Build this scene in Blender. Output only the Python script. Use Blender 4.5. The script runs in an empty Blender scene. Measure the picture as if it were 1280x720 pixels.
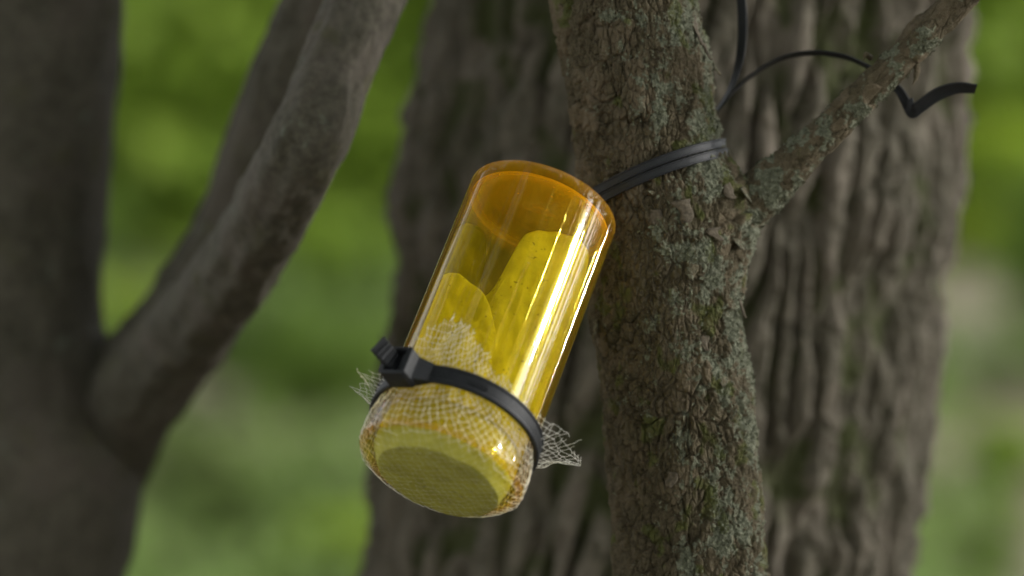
import bpy, math, random
import numpy as np
from mathutils import Vector

random.seed(7)
RNG = np.random.default_rng(7)
C = bpy.context.scene.collection
scene = bpy.context.scene

# ------------------------------------------------------------------ camera, sky, sun
S = 0.00019            # metres per photo pixel in the plane of sharp focus (frame 24 cm wide)
FP = 4300.0            # distance of that plane, in the same units (0.817 m)
CAM_Z = 1.0
cam_d = bpy.data.cameras.new('camera')
cam = bpy.data.objects.new('camera', cam_d)
C.objects.link(cam)
cam.location = (0, 0, CAM_Z)
cam.rotation_euler = (math.radians(90), 0, 0)
cam_d.sensor_width = 36.0
cam_d.lens = 36.0 * FP / 1280.0
cam_d.clip_start = 0.01
cam_d.clip_end = 500
cam_d.dof.use_dof = True
cam_d.dof.focus_distance = (FP + 42) * S
cam_d.dof.aperture_fstop = 7.0
scene.camera = cam

SUN_DIR = Vector((0.955, -0.03, 0.26)).normalized()      # towards the sun: right, a little behind the camera
sun_el = math.asin(SUN_DIR.z)
world = bpy.data.worlds.new('World')
scene.world = world
world.use_nodes = True
wn = world.node_tree
sky = wn.nodes.new('ShaderNodeTexSky')
sky.sky_type = 'NISHITA'
sky.sun_disc = False
sky.sun_elevation = sun_el
sky.sun_rotation = math.atan2(SUN_DIR.x, SUN_DIR.y)
sky.air_density = 0.6
sky.dust_density = 0.6
sky.ozone_density = 0.3
hs = wn.nodes.new('ShaderNodeHueSaturation')     # thin even cloud: the same sky, greyer
hs.inputs['Saturation'].default_value = 0.12
wn.links.new(sky.outputs[0], hs.inputs['Color'])
wn.links.new(hs.outputs[0], wn.nodes['Background'].inputs[0])
wn.nodes['Background'].inputs[1].default_value = 0.15
sd = bpy.data.lights.new('sun', 'SUN')
sd.energy = 0.5
sd.angle = math.radians(2.0)
sd.color = (1.0, 0.975, 0.94)
so = bpy.data.objects.new('sun', sd)
C.objects.link(so)
so.location = (3, -1, 4)
so.rotation_euler = SUN_DIR.to_track_quat('Z', 'Y').to_euler()

scene.view_settings.view_transform = 'Standard'
scene.view_settings.look = 'None'
scene.view_settings.exposure = 1.93
scene.view_settings.gamma = 1.0
cy = scene.cycles
cy.use_denoising = True
try:
    cy.denoiser = 'OPENIMAGEDENOISE'
except Exception:
    pass
cy.max_bounces = 10
cy.transparent_max_bounces = 24
cy.volume_bounces = 0
cy.sample_clamp_indirect = 4.0


# ------------------------------------------------------------------ helpers
def W(px, py, dz=0.0):
    """photo pixel + distance behind the focus plane (same units) -> world metres"""
    px, py, dz = np.broadcast_arrays(np.asarray(px, float), np.asarray(py, float), np.asarray(dz, float))
    k = (FP + dz) / FP
    return np.stack([(px - 640) * k * S, (FP + dz) * S, CAM_Z + (360 - py) * k * S], -1)


def V(a):
    return np.asarray(a, float)


def unit(a):
    a = V(a)
    return a / (np.linalg.norm(a, axis=-1, keepdims=True) + 1e-12)


def make_mesh(name, verts, faces, mat=None, smooth=True, attrs=None):
    me = bpy.data.meshes.new(name)
    verts = np.asarray(verts, np.float32)
    if isinstance(faces, np.ndarray):
        n, k = faces.shape
        me.vertices.add(len(verts))
        me.vertices.foreach_set('co', verts.ravel())
        me.loops.add(n * k)
        me.loops.foreach_set('vertex_index', faces.astype(np.int32).ravel())
        me.polygons.add(n)
        me.polygons.foreach_set('loop_start', np.arange(0, n * k, k, dtype=np.int32))
        me.update(calc_edges=True)
    else:
        me.from_pydata([tuple(v) for v in verts], [], faces)
        me.update()
    if smooth:
        me.polygons.foreach_set('use_smooth', np.ones(len(me.polygons), bool))
    for k_, a in (attrs or {}).items():
        at = me.attributes.new(k_, 'FLOAT', 'POINT')
        at.data.foreach_set('value', np.asarray(a, np.float32).ravel())
    me.validate()
    if mat:
        me.materials.append(mat)
    return me


def obj(name, me, parent=None):
    o = bpy.data.objects.new(name, me)
    C.objects.link(o)
    if parent:
        o.parent = parent
        o.matrix_parent_inverse = parent.matrix_basis.inverted()
    return o


def tag(o, label=None, cat=None, group=None, kind=None):
    if label: o['label'] = label
    if cat: o['category'] = cat
    if group: o['group'] = group
    if kind: o['kind'] = kind
    return o


def empty(name, loc, label, cat, group=None):
    o = bpy.data.objects.new(name, None)
    C.objects.link(o)
    o.empty_display_size = 0.02
    o.location = tuple(loc)
    return tag(o, label, cat, group)


def grid_faces(nu, nv, wrap_u=False):
    """verts indexed [v, u]"""
    u = np.arange(nu if wrap_u else nu - 1)
    v = np.arange(nv - 1)
    vv, uu = np.meshgrid(v, u, indexing='ij')
    a = vv * nu + uu
    b = vv * nu + (uu + 1) % nu
    return np.stack([a, b, b + nu, a + nu], -1).reshape(-1, 4)


# ---- vectorised gradient noise
_P = np.random.default_rng(3).permutation(256)
_P = np.concatenate([_P, _P, _P])
_G = unit(np.random.default_rng(4).normal(size=(256, 3)))


def perlin(x, y, z):
    x, y, z = np.broadcast_arrays(x, y, z)
    xi, yi, zi = np.floor(x).astype(int), np.floor(y).astype(int), np.floor(z).astype(int)
    xf, yf, zf = x - xi, y - yi, z - zi
    xi &= 255; yi &= 255; zi &= 255
    f = lambda t: t * t * t * (t * (t * 6 - 15) + 10)
    u, v, w = f(xf), f(yf), f(zf)

    def g(i, j, k):
        h = _P[_P[_P[xi + i] + yi + j] + zi + k]
        gr = _G[h]
        return gr[..., 0] * (xf - i) + gr[..., 1] * (yf - j) + gr[..., 2] * (zf - k)
    L = lambda a, b, t: a + t * (b - a)
    return 1.6 * L(L(L(g(0, 0, 0), g(1, 0, 0), u), L(g(0, 1, 0), g(1, 1, 0), u), v),
                   L(L(g(0, 0, 1), g(1, 0, 1), u), L(g(0, 1, 1), g(1, 1, 1), u), v), w)


def fbm(x, y, z, n=4, gain=0.5):
    s, a, t = 0, 1.0, 0
    for i in range(n):
        s = s + a * perlin(x * 2 ** i + 17.3 * i, y * 2 ** i + 5.1 * i, z * 2 ** i + 9.7 * i)
        t += a
        a *= gain
    return s / t * 1.5


def worley(x, y, z):
    """F1, F2 and a random value of the nearest cell"""
    x, y, z = np.broadcast_arrays(x, y, z)
    xi, yi, zi = np.floor(x).astype(int), np.floor(y).astype(int), np.floor(z).astype(int)
    f1 = np.full(x.shape, 9.0); f2 = np.full(x.shape, 9.0); idv = np.zeros(x.shape)
    for i in (-1, 0, 1):
        for j in (-1, 0, 1):
            for k in (-1, 0, 1):
                h = _P[_P[_P[(xi + i) & 255] + ((yi + j) & 255)] + ((zi + k) & 255)]
                o = _G[h] * 0.45 + 0.5
                d = np.sqrt((xi + i + o[..., 0] - x) ** 2 + (yi + j + o[..., 1] - y) ** 2 + (zi + k + o[..., 2] - z) ** 2)
                c = d < f1
                f2 = np.where(c, f1, np.minimum(f2, d))
                idv = np.where(c, h / 255.0, idv)
                f1 = np.where(c, d, f1)
    return f1, f2, idv


def sstep(a, b, x):
    t = np.clip((x - a) / (b - a), 0, 1)
    return t * t * (3 - 2 * t)


# ------------------------------------------------------------------ node helpers
def new_mat(name):
    m = bpy.data.materials.new(name)
    m.use_nodes = True
    nt = m.node_tree
    return m, nt, nt.nodes['Principled BSDF'], nt.nodes['Material Output']


def N(nt, t, **kw):
    n = nt.nodes.new(t)
    for k, v in kw.items():
        if k.startswith('i_'):
            key = k[2:]
            key = int(key) if key.isdigit() else key.replace('_', ' ')
            n.inputs[key].default_value = v
        else:
            setattr(n, k, v)
    return n


def mix(nt, fac, a, b):
    n = nt.nodes.new('ShaderNodeMix')
    n.data_type = 'RGBA'
    for s, v in ((0, fac), (6, a), (7, b)):
        if isinstance(v, (int, float)):
            n.inputs[s].default_value = v
        elif isinstance(v, tuple):
            n.inputs[s].default_value = (*v, 1)
        else:
            nt.links.new(v, n.inputs[s])
    return n.outputs[2]


def ramp(nt, src, p0, p1, c0=0.0, c1=1.0):
    n = nt.nodes.new('ShaderNodeMapRange')
    n.interpolation_type = 'SMOOTHSTEP'
    nt.links.new(src, n.inputs[0])
    for i, v in enumerate((p0, p1, c0, c1)):
        n.inputs[i + 1].default_value = v
    return n.outputs[0]


def noise(nt, scale, detail=4, rough=0.55, coord=None, dist=0.0):
    n = N(nt, 'ShaderNodeTexNoise')
    n.inputs['Scale'].default_value = scale
    n.inputs['Detail'].default_value = detail
    n.inputs['Roughness'].default_value = rough
    n.inputs['Distortion'].default_value = dist
    nt.links.new(coord if coord else geo_pos(nt), n.inputs['Vector'])
    return n.outputs[0]


def geo_pos(nt):
    g = nt.nodes.get('geo')
    if not g:
        g = N(nt, 'ShaderNodeNewGeometry')
        g.name = 'geo'
    return g.outputs['Position']


def attr(nt, name):
    n = N(nt, 'ShaderNodeAttribute')
    n.attribute_name = name
    return n.outputs['Fac']


# ------------------------------------------------------------------ materials
def bark_mat(name, base, base2, red, lich, moss, fine=900.0, bump=0.35):
    m, nt, b, out = new_mat(name)
    n1 = noise(nt, fine * 0.22, 5, 0.65)
    n2 = noise(nt, fine, 4, 0.7)
    n3 = noise(nt, fine * 0.08, 3, 0.5)
    n4 = noise(nt, fine * 0.5, 3, 0.6, dist=1.0)
    c = mix(nt, ramp(nt, n1, 0.35, 0.65), base, base2)
    c = mix(nt, ramp(nt, n3, 0.5, 0.66), c, red)
    c = mix(nt, ramp(nt, n2, 0.35, 0.7, 0, 0.55), c, tuple(v * 1.7 for v in base2))
    c = mix(nt, ramp(nt, attr(nt, 'plate'), 0.55, 1.0, 0, 0.5), c, tuple(v * 1.5 for v in red))
    lm = attr(nt, 'lichen')
    mlt = N(nt, 'ShaderNodeMath', operation='MULTIPLY_ADD')
    nt.links.new(n4, mlt.inputs[0]); mlt.inputs[1].default_value = 0.9
    nt.links.new(lm, mlt.inputs[2])
    lf = ramp(nt, mlt.outputs[0], 0.72, 0.98)
    lc = mix(nt, ramp(nt, n2, 0.35, 0.65), lich, tuple(min(1, v * 1.6) for v in lich))
    c = mix(nt, lf, c, lc)
    mm = N(nt, 'ShaderNodeMath', operation='MULTIPLY_ADD')
    nt.links.new(n1, mm.inputs[0]); mm.inputs[1].default_value = 0.7
    nt.links.new(attr(nt, 'moss'), mm.inputs[2])
    c = mix(nt, ramp(nt, mm.outputs[0], 0.7, 1.05, 0, 0.85), c, moss)
    nt.links.new(c, b.inputs['Base Color'])
    b.inputs['Roughness'].default_value = 0.9
    b.inputs['Specular IOR Level'].default_value = 0.25
    bp = N(nt, 'ShaderNodeBump')
    bp.inputs['Strength'].default_value = bump
    bp.inputs['Distance'].default_value = 0.0006
    ad = N(nt, 'ShaderNodeMath', operation='ADD')
    nt.links.new(n2, ad.inputs[0]); nt.links.new(n1, ad.inputs[1])
    nt.links.new(ad.outputs[0], bp.inputs['Height'])
    nt.links.new(bp.outputs[0], b.inputs['Normal'])
    return m


M_STEM = bark_mat('lichen_bark', (0.036, 0.028, 0.015), (0.078, 0.064, 0.038), (0.100, 0.078, 0.050),
                  (0.115, 0.120, 0.085), (0.070, 0.080, 0.018), 1500.0, 1.0)
M_BIG = bark_mat('furrowed_bark', (0.042, 0.037, 0.025), (0.094, 0.083, 0.062), (0.108, 0.091, 0.072),
                 (0.14, 0.15, 0.13), (0.036, 0.046, 0.009), 500.0, 0.5)
M_LEFT = bark_mat('smooth_dark_bark', (0.034, 0.031, 0.021), (0.062, 0.056, 0.042), (0.066, 0.056, 0.045),
                  (0.08, 0.09, 0.07), (0.05, 0.05, 0.015), 420.0, 0.4)


def simple_mat(name, col, rough=0.5, spec=0.5, nscale=0, namp=0.3, bump=0.0):
    m, nt, b, out = new_mat(name)
    b.inputs['Base Color'].default_value = (*col, 1)
    b.inputs['Roughness'].default_value = rough
    b.inputs['Specular IOR Level'].default_value = spec
    if nscale:
        n = noise(nt, nscale, 4, 0.6)
        c = mix(nt, ramp(nt, n, 0.3, 0.7), tuple(v * (1 - namp) for v in col), tuple(min(1, v * (1 + namp)) for v in col))
        nt.links.new(c, b.inputs['Base Color'])
        if bump:
            bp = N(nt, 'ShaderNodeBump')
            bp.inputs['Strength'].default_value = bump
            bp.inputs['Distance'].default_value = 0.0004
            nt.links.new(n, bp.inputs['Height'])
            nt.links.new(bp.outputs[0], b.inputs['Normal'])
    return m


M_BLACK = simple_mat('black_nylon', (0.010, 0.011, 0.013), 0.50, 0.28, 3000, 0.4, 0.25)
M_NET = simple_mat('net_thread', (0.80, 0.78, 0.70), 0.7, 0.3, 2500, 0.15)
M_LICHEN = simple_mat('lichen', (0.125, 0.130, 0.090), 0.95, 0.1, 1400, 0.35)
M_FLAKE = simple_mat('bark_flake', (0.085, 0.070, 0.050), 0.9, 0.2, 1200, 0.4, 0.6)


def vial_mat():
    """thin amber plastic: straight-through transmission + Fresnel reflection on the skin, amber absorption inside the wall"""
    m, nt, b, out = new_mat('amber_plastic')
    nt.nodes.remove(b)
    tr = N(nt, 'ShaderNodeBsdfTransparent'); tr.inputs[0].default_value = (1, 1, 1, 1)
    gl = N(nt, 'ShaderNodeBsdfGlossy'); gl.inputs['Roughness'].default_value = 0.012
    fr = N(nt, 'ShaderNodeFresnel')
    gb = N(nt, 'ShaderNodeNewGeometry')                # rays are not bent here, so both skins reflect like the outer one
    mr = N(nt, 'ShaderNodeMapRange'); mr.inputs[3].default_value = 1.5; mr.inputs[4].default_value = 1 / 1.5
    nt.links.new(gb.outputs['Backfacing'], mr.inputs[0]); nt.links.new(mr.outputs[0], fr.inputs[0])
    mx = N(nt, 'ShaderNodeMixShader')
    # moulding lines that run the length of the tube
    lam = attr(nt, 'around')
    cmb = N(nt, 'ShaderNodeCombineXYZ')
    nt.links.new(lam, cmb.inputs[0]); nt.links.new(attr(nt, 'along'), cmb.inputs[1])
    nz = N(nt, 'ShaderNodeTexNoise'); nz.inputs['Scale'].default_value = 1.0
    nz.inputs['Detail'].default_value = 1.0; nz.inputs['Roughness'].default_value = 0.5
    nt.links.new(cmb.outputs[0], nz.inputs['Vector'])
    bp = N(nt, 'ShaderNodeBump'); bp.inputs['Strength'].default_value = 0.03; bp.inputs['Distance'].default_value = 0.0004
    nt.links.new(nz.outputs[0], bp.inputs['Height'])
    b2 = N(nt, 'ShaderNodeBump'); b2.inputs['Strength'].default_value = 1.0; b2.inputs['Distance'].default_value = 0.00018
    nt.links.new(attr(nt, 'line'), b2.inputs['Height']); nt.links.new(bp.outputs[0], b2.inputs['Normal'])
    nt.links.new(b2.outputs[0], gl.inputs['Normal']); 
    nt.links.new(fr.outputs[0], mx.inputs[0]); nt.links.new(tr.outputs[0], mx.inputs[1]); nt.links.new(gl.outputs[0], mx.inputs[2])
    base_ = ramp(nt, attr(nt, 'thick'), 0.0, 1.0, 0.045, 0.17)
    ring_glint = ramp(nt, attr(nt, 'thick'), 1.2, 2.0, 0, .27)  # ring at the inner floor corner: bright highlight line painted as scatter
    smudge = ramp(nt, noise(nt, 70, 5, .65, dist=1.5), .45, .75, 0, .05)
    speck = ramp(nt, noise(nt, 900, 1, .5), .73, .80, 0, .30)
    d1 = N(nt, 'ShaderNodeMath', operation='ADD'); nt.links.new(base_, d1.inputs[0]); nt.links.new(smudge, d1.inputs[1])
    d0 = N(nt, 'ShaderNodeMath', operation='ADD'); nt.links.new(d1.outputs[0], d0.inputs[0]); nt.links.new(ring_glint, d0.inputs[1]); d1 = d0
    dirt_glint = N(nt, 'ShaderNodeMath', operation='ADD'); nt.links.new(d1.outputs[0], dirt_glint.inputs[0]); nt.links.new(speck, dirt_glint.inputs[1])
    # a slight bloom of scuffing scatters light on the skin
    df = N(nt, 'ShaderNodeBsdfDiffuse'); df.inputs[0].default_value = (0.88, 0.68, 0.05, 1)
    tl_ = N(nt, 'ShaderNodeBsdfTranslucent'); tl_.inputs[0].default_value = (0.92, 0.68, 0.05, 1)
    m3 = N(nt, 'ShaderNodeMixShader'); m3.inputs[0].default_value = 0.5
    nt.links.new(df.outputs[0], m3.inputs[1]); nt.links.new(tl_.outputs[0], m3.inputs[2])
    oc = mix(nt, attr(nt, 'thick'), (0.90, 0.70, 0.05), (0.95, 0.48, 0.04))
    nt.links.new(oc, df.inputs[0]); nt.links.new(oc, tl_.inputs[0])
    m2 = N(nt, 'ShaderNodeMixShader'); nt.links.new(dirt_glint.outputs[0], m2.inputs[0])
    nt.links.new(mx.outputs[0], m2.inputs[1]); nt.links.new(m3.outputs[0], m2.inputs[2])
    nt.links.new(m2.outputs[0], out.inputs['Surface'])
    ab = N(nt, 'ShaderNodeVolumeAbsorption')
    ab.inputs['Color'].default_value = (0.992, 0.925, 0.06, 1)
    ab.inputs['Density'].default_value = 660.0
    nt.links.new(ab.outputs[0], out.inputs['Volume'])
    return m


M_VIAL = vial_mat()


def paper_mat(name, col, trans=0.45):
    m, nt, b, out = new_mat(name)
    n = noise(nt, 160, 4, 0.6)
    sp = noise(nt, 900, 2, 0.5)
    c = mix(nt, ramp(nt, n, 0.3, 0.7), tuple(v * 0.85 for v in col), tuple(min(1, v * 1.1) for v in col))
    c = mix(nt, ramp(nt, sp, 0.67, 0.74, 0, 0.8), c, (0.10, 0.08, 0.02))
    nt.links.new(c, b.inputs['Base Color'])
    b.inputs['Roughness'].default_value = 0.8
    b.inputs['Specular IOR Level'].default_value = 0.2
    t = N(nt, 'ShaderNodeBsdfTranslucent'); nt.links.new(c, t.inputs[0])
    mx = N(nt, 'ShaderNodeMixShader'); mx.inputs[0].default_value = trans
    nt.links.new(b.outputs[0], mx.inputs[1]); nt.links.new(t.outputs[0], mx.inputs[2])
    nt.links.new(mx.outputs[0], out.inputs['Surface'])
    bp = N(nt, 'ShaderNodeBump'); bp.inputs['Strength'].default_value = 0.3; bp.inputs['Distance'].default_value = 0.0006
    nt.links.new(n, bp.inputs['Height']); nt.links.new(bp.outputs[0], b.inputs['Normal'])
    return m


M_PAPER = paper_mat('yellow_paper', (0.72, 0.63, 0.055), 0.5)
M_PAPER_SHADE = paper_mat('shaded_yellow_paper', (0.30, 0.27, 0.03), 0.45)  # same paper, darker: shade at the far wall is put into its colour
M_PLUG_SHADE = paper_mat('shaded_foam', (0.33, 0.31, 0.05), 0.1)  # same foam, darker: shade of the downward face is put into the colour
M_PLUG = paper_mat('yellow_foam', (0.46, 0.43, 0.08), 0.2)


def leaf_mat(name, c1, c2):
    m, nt, b, out = new_mat(name)
    n = noise(nt, 2.5, 3, 0.6)
    r = N(nt, 'ShaderNodeNewGeometry')
    c = mix(nt, ramp(nt, n, 0.35, 0.65), c1, c2)
    c = mix(nt, r.outputs['Random Per Island'], c, tuple(v * 1.25 for v in c2))
    nt.links.new(c, b.inputs['Base Color'])
    b.inputs['Roughness'].default_value = 0.55
    b.inputs['Specular IOR Level'].default_value = 0.3
    t = N(nt, 'ShaderNodeBsdfTranslucent'); nt.links.new(c, t.inputs[0])
    mx = N(nt, 'ShaderNodeMixShader'); mx.inputs[0].default_value = 0.45
    nt.links.new(b.outputs[0], mx.inputs[1]); nt.links.new(t.outputs[0], mx.inputs[2])
    nt.links.new(mx.outputs[0], out.inputs['Surface'])
    return m


M_LEAF = [leaf_mat('lime_leaves', (0.19, 0.30, 0.035), (0.27, 0.38, 0.050)),
          leaf_mat('green_leaves', (0.12, 0.20, 0.030), (0.17, 0.26, 0.045)),
          leaf_mat('dull_leaves', (0.14, 0.195, 0.055), (0.19, 0.245, 0.08)),
          leaf_mat('dark_leaves', (0.05, 0.10, 0.010), (0.07, 0.13, 0.014)),
          leaf_mat('bright_leaves', (0.29, 0.42, 0.04), (0.40, 0.50, 0.06)), leaf_mat('low_leaves', (0.14, 0.22, 0.050), (0.19, 0.27, 0.075))]
M_TWIG = simple_mat('twig_bark', (0.09, 0.07, 0.05), 0.9, 0.2, 60, 0.3)


# ------------------------------------------------------------------ trunks as displaced tubes
def tube_surface(name, path, rad, nu, nv, disp, mat, parent=None, front_bias=0.0, seed=0.0, sub=None):
    """path: function t->(n,3) world, rad: t->(n,) metres; disp(U,Vm,theta,T)-> (height m, attrs)"""
    t = np.linspace(0, 1, nv)
    c = path(t)
    tan = unit(np.gradient(c, axis=0))
    ref = np.array([0, -1.0, 0])                     # towards the camera side
    b0 = unit(ref - (tan @ ref)[:, None] * tan)      # theta = 0
    b1 = np.cross(tan, b0)
    a = np.linspace(-math.pi, math.pi, nu, endpoint=False)
    th = a - front_bias * np.sin(a)                   # denser where it faces the viewer
    r = rad(t)
    T, TH = np.meshgrid(t, th, indexing='ij')
    L = np.concatenate([[0], np.cumsum(np.linalg.norm(np.diff(c, axis=0), axis=1))])
    nd = np.cos(TH)[..., None] * b0[:, None] + np.sin(TH)[..., None] * b1[:, None]
    P0 = c[:, None] + nd * r[:, None, None]
    h, at = disp(P0, TH, T, nd)
    P = P0 + nd * h[..., None]
    F = grid_faces(nu, nv, True)
    vs = P.reshape(-1, 3)
    me = make_mesh(name, vs, F, mat, True, {k: v.ravel() for k, v in at.items()})
    o = obj(name, me, parent)
    return o, (P, nd, at)


def spline(pts):
    """Catmull-Rom through rows of pts, returns f(t)"""
    pts = V(pts)
    if pts.ndim == 1: pts = pts[:, None]
    n = len(pts)
    E = np.concatenate([[2 * pts[0] - pts[1]], pts, [2 * pts[-1] - pts[-2]]])

    def f(t):
        s = np.clip(np.asarray(t, float), 0, 1) * (n - 1)
        i = np.minimum(s.astype(int), n - 2)
        u = (s - i)[:, None]
        p0, p1, p2, p3 = E[i], E[i + 1], E[i + 2], E[i + 3]
        return 0.5 * (2 * p1 + (p2 - p0) * u + (2 * p0 - 5 * p1 + 4 * p2 - p3) * u ** 2 + (3 * p1 - p0 - 3 * p2 + p3) * u ** 3)
    return f


# ---- slender tree the vial hangs on
SD = 218.0     # depth of its axis
stem_tab = V([  # y, left, right
    [-160, 672, 850], [-60, 684, 862], [0, 691, 869], [60, 700, 881], [120, 709, 893], [180, 716, 902], [230, 722, 914],
    [280, 731, 926], [330, 735, 930], [380, 737, 928], [440, 743, 934], [520, 752, 946], [600, 757, 950], [680, 762, 956],
    [760, 768, 962], [900, 776, 974]])
k_s = (FP + SD) / FP
ys = np.linspace(-160, 900, 60)
cxs = np.interp(ys, stem_tab[:, 0], (stem_tab[:, 1] + stem_tab[:, 2]) / 2)
rs = np.interp(ys, stem_tab[:, 0], (stem_tab[:, 2] - stem_tab[:, 1]) / 2)
ker = np.array([1, 2, 3, 2, 1]) / 9
cxs = np.convolve(np.pad(cxs, 2, 'edge'), ker, 'valid'); rs = np.convolve(np.pad(rs, 2, 'edge'), ker, 'valid')
stem_path = spline(W(cxs, ys, SD))
stem_rad = lambda t: spline(rs * k_s * S - 0.0003)(t)[:, 0]


def stem_disp(P0, TH, T, nd):
    X, Y, Z = (P0[..., 0] / S, P0[..., 1] / S, (P0[..., 2] - CAM_Z) / S)   # pixel units
    lump = fbm(X / 90, Y / 90, Z / 120, 3) * 5.0
    wx = fbm(X / 40, Y / 40, Z / 40, 2) * 12
    f1, f2, idv = worley((X + wx) / 22, (Y + wx) / 22, (Z + wx) / 42)
    crack = 1 - sstep(0.0, 0.16, f2 - f1)
    patchy = sstep(-0.15, 0.35, fbm(X / 70 + 4, Y / 70, Z / 70, 2))
    plates = (idv - 0.5) * 3.2 - crack * 3.6 * patchy
    g1, g2, gid = worley(X / 8.5 + wx / 30, Y / 8.5, Z / 15)
    grain = -(1 - sstep(0, 0.22, g2 - g1)) * 1.6 + (gid - .5) * 1.4
    rid = 1 - np.abs(fbm(X / 9, Y / 9, Z / 34, 3))
    rid = (rid - 0.75) * 4.0
    right = -np.sin(TH)                                # +1 = right flank
    lm = fbm(X / 42 + 9, Y / 42, Z / 60 + 2, 5, 0.75)
    lich = np.clip(sstep(-0.30, 0.60, lm + 0.35 * right - 0.10) * 0.78, 0, 1)
    l1, l2, lid = worley(X / 5.2 + 31, Y / 5.2, Z / 5.2)
    lgr = (0.8 - l1) * 3.2 + (lid - .5) * 1.3
    flake = fbm(X / 6, Y / 6, Z / 6, 3) * 2.0
    moss = np.clip(sstep(0.0, 0.5, fbm(X / 38 + 3, Y / 38 + 8, Z / 50, 3) + 0.12 * right) * 0.6, 0, 1)
    # the collar and the swollen knot under the branch
    def bulge(x, y, d, r, a, zs=1.0):
        c = W(x, y, d) / S
        q = (X - c[0]) ** 2 + (Y - c[1]) ** 2 + ((Z - (c[2] - CAM_Z / S)) / zs) ** 2
        return a * np.exp(-q / (2 * r * r))
    bl = bulge(925, 262, SD - 10, 34, 28, 1.15) + bulge(915, 228, SD - 30, 22, 8, 1.0) + bulge(880, 232, SD - 78, 34, 6, .8) + bulge(712, 205, SD, 16, -3) \
        + bulge(737, 405, SD - 30, 14, 6, 1.0) + bulge(850, 300, SD - 90, 30, 4, .7) + bulge(940, 300, SD, 20, 5)
    micro = fbm(X / 2.6, Y / 2.6, Z / 3.2, 2) * 0.55
    h = lump + 1.65 * (plates + grain * (1 - .4 * lich)) + rid * (1 - .6 * lich) + lich * lgr + flake * (0.4 + lich) + bl + micro
    # deep cracks round the knot
    c = W(930, 262, SD - 40) / S
    qd = np.sqrt((X - c[0]) ** 2 + (Y - c[1]) ** 2 + (Z - (c[2] - CAM_Z / S)) ** 2)
    h = h - sstep(90, 30, qd) * crack * 5.0
    return h * S, {'lichen': lich, 'moss': moss, 'plate': idv * sstep(-.2, .2, lump)}


slender = empty('slender_tree', W(840, 720, SD), 'slender upright tree stem crusted with grey green lichen, holding the amber vial', 'tree')
_, (SP, SN, SA) = tube_surface('trunk', stem_path, stem_rad, 560, 980, stem_disp, M_STEM, slender, 0.45)

# its side branch, up to the right
bpts = V([[905, 272, 205, 36], [938, 252, 205, 31], [965, 228, 200, 29], [1000, 196, 190, 24], [1040, 158, 180, 22], [1080, 118, 170, 21], [1118, 82, 160, 20.5],
          [1150, 48, 150, 21], [1190, 8, 140, 20], [1240, -42, 120, 20], [1300, -100, 100, 18]])
bp_path = spline(W(bpts[:, 0], bpts[:, 1], bpts[:, 2]))
bp_rad = lambda t: spline(bpts[:, 3] * S * 1.02)(t)[:, 0]


def branch_disp(P0, TH, T, nd):
    X, Y, Z = (P0[..., 0] / S, P0[..., 1] / S, (P0[..., 2] - CAM_Z) / S)
    al = (X * 0.72 + Z * 0.69); ac = (X * 0.69 - Z * 0.72)
    h = fbm(al / 45, ac / 30, Y / 30, 3) * 2.6
    f1, f2, idv = worley(al / 26, ac / 13, Y / 13)
    h += (idv - .5) * 1.8 - (1 - sstep(0, .15, f2 - f1)) * 1.3
    lich = sstep(0.05, 0.5, fbm(X / 40 + 2, Y / 40, Z / 40, 4, .6) + 0.28 * np.exp(-((X - (975 - 640)) / 45) ** 2)) 
    l1, l2, lid = worley(X / 5, Y / 5, Z / 5)
    h += lich * ((.8 - l1) * 3.0 + (lid - .5)) + fbm(al / 12, ac / 5, Y / 5, 3) * 1.3
    # wrinkles round the branch, and bud scars
    h += 0.8 * np.sin(al / 5.5 + 2 * fbm(X / 20, Y / 20, Z / 20, 2)) * sstep(.1, .5, fbm(al / 60, ac / 90, 3.0, 2) + .2)
    for (x, y, r, a) in ((1150, 42, 11, 6), (1062, 132, 10, 4), (1085, 105, 8, 3), (1010, 190, 9, 3), (1130, 60, 7, 3)):
        h += a * np.exp(-((X - (x - 640) * 1.04) ** 2 + (Z - (360 - y) * 1.04) ** 2) / (2 * r * r))
    base = sstep(.12, .0, T) * fbm(X / 14, Y / 14, Z / 14, 3) * 5
    return (h + base) * S, {'lichen': lich * .72, 'moss': 0.35 * sstep(0, .5, fbm(X / 25, Y / 25, Z / 25, 2)), 'plate': idv}


_, (BP, BN, BA) = tube_surface('branch', bp_path, bp_rad, 170, 560, branch_disp, M_STEM, slender, 0.3)


# little buds / spur under the branch
def blob(name, pts, radii, mat, parent=None, nu=14, nv=16, amp=0.0, squash=1.0):
    p = spline(pts); rr = spline(V(radii))

    def d(P0, TH, T, nd):
        q = P0 / S
        return fbm(q[..., 0] / 8, q[..., 1] / 8, q[..., 2] / 8, 2) * amp * S, {'lichen': 0 * T, 'moss': 0 * T, 'plate': 0 * T}
    o, _ = tube_surface(name, p, lambda t: np.maximum(rr(t)[:, 0], 1e-5), nu, nv, d, mat, parent)
    return o


blob('spur', W([1140, 1146, 1145, 1141], [72, 84, 96, 106], [158, 156, 154, 152]), V([6, 4.5, 3, .3]) * S, M_STEM, slender, amp=.8)
blob('spur', W([1088, 1082, 1080], [72, 68, 77], [165, 150, 150]), V([4, 3, .3]) * S, M_STEM, slender, amp=.6)


# curled bark flakes that stand off the trunk, and lichen lobes
def surf_at(px, py):
    """front-surface point of the trunk nearest to a photo pixel"""
    d = SP.reshape(-1, 3); n = SN.reshape(-1, 3)
    k = d[:, 1] / S / FP
    qx = d[:, 0] / S / k + 640; qy = 360 - (d[:, 2] - CAM_Z) / S / k
    m = (qx - px) ** 2 + (qy - py) ** 2 + np.where(n[:, 1] > 0.1, 1e6, 0)
    i = int(np.argmin(m))
    return d[i], n[i]


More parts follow.
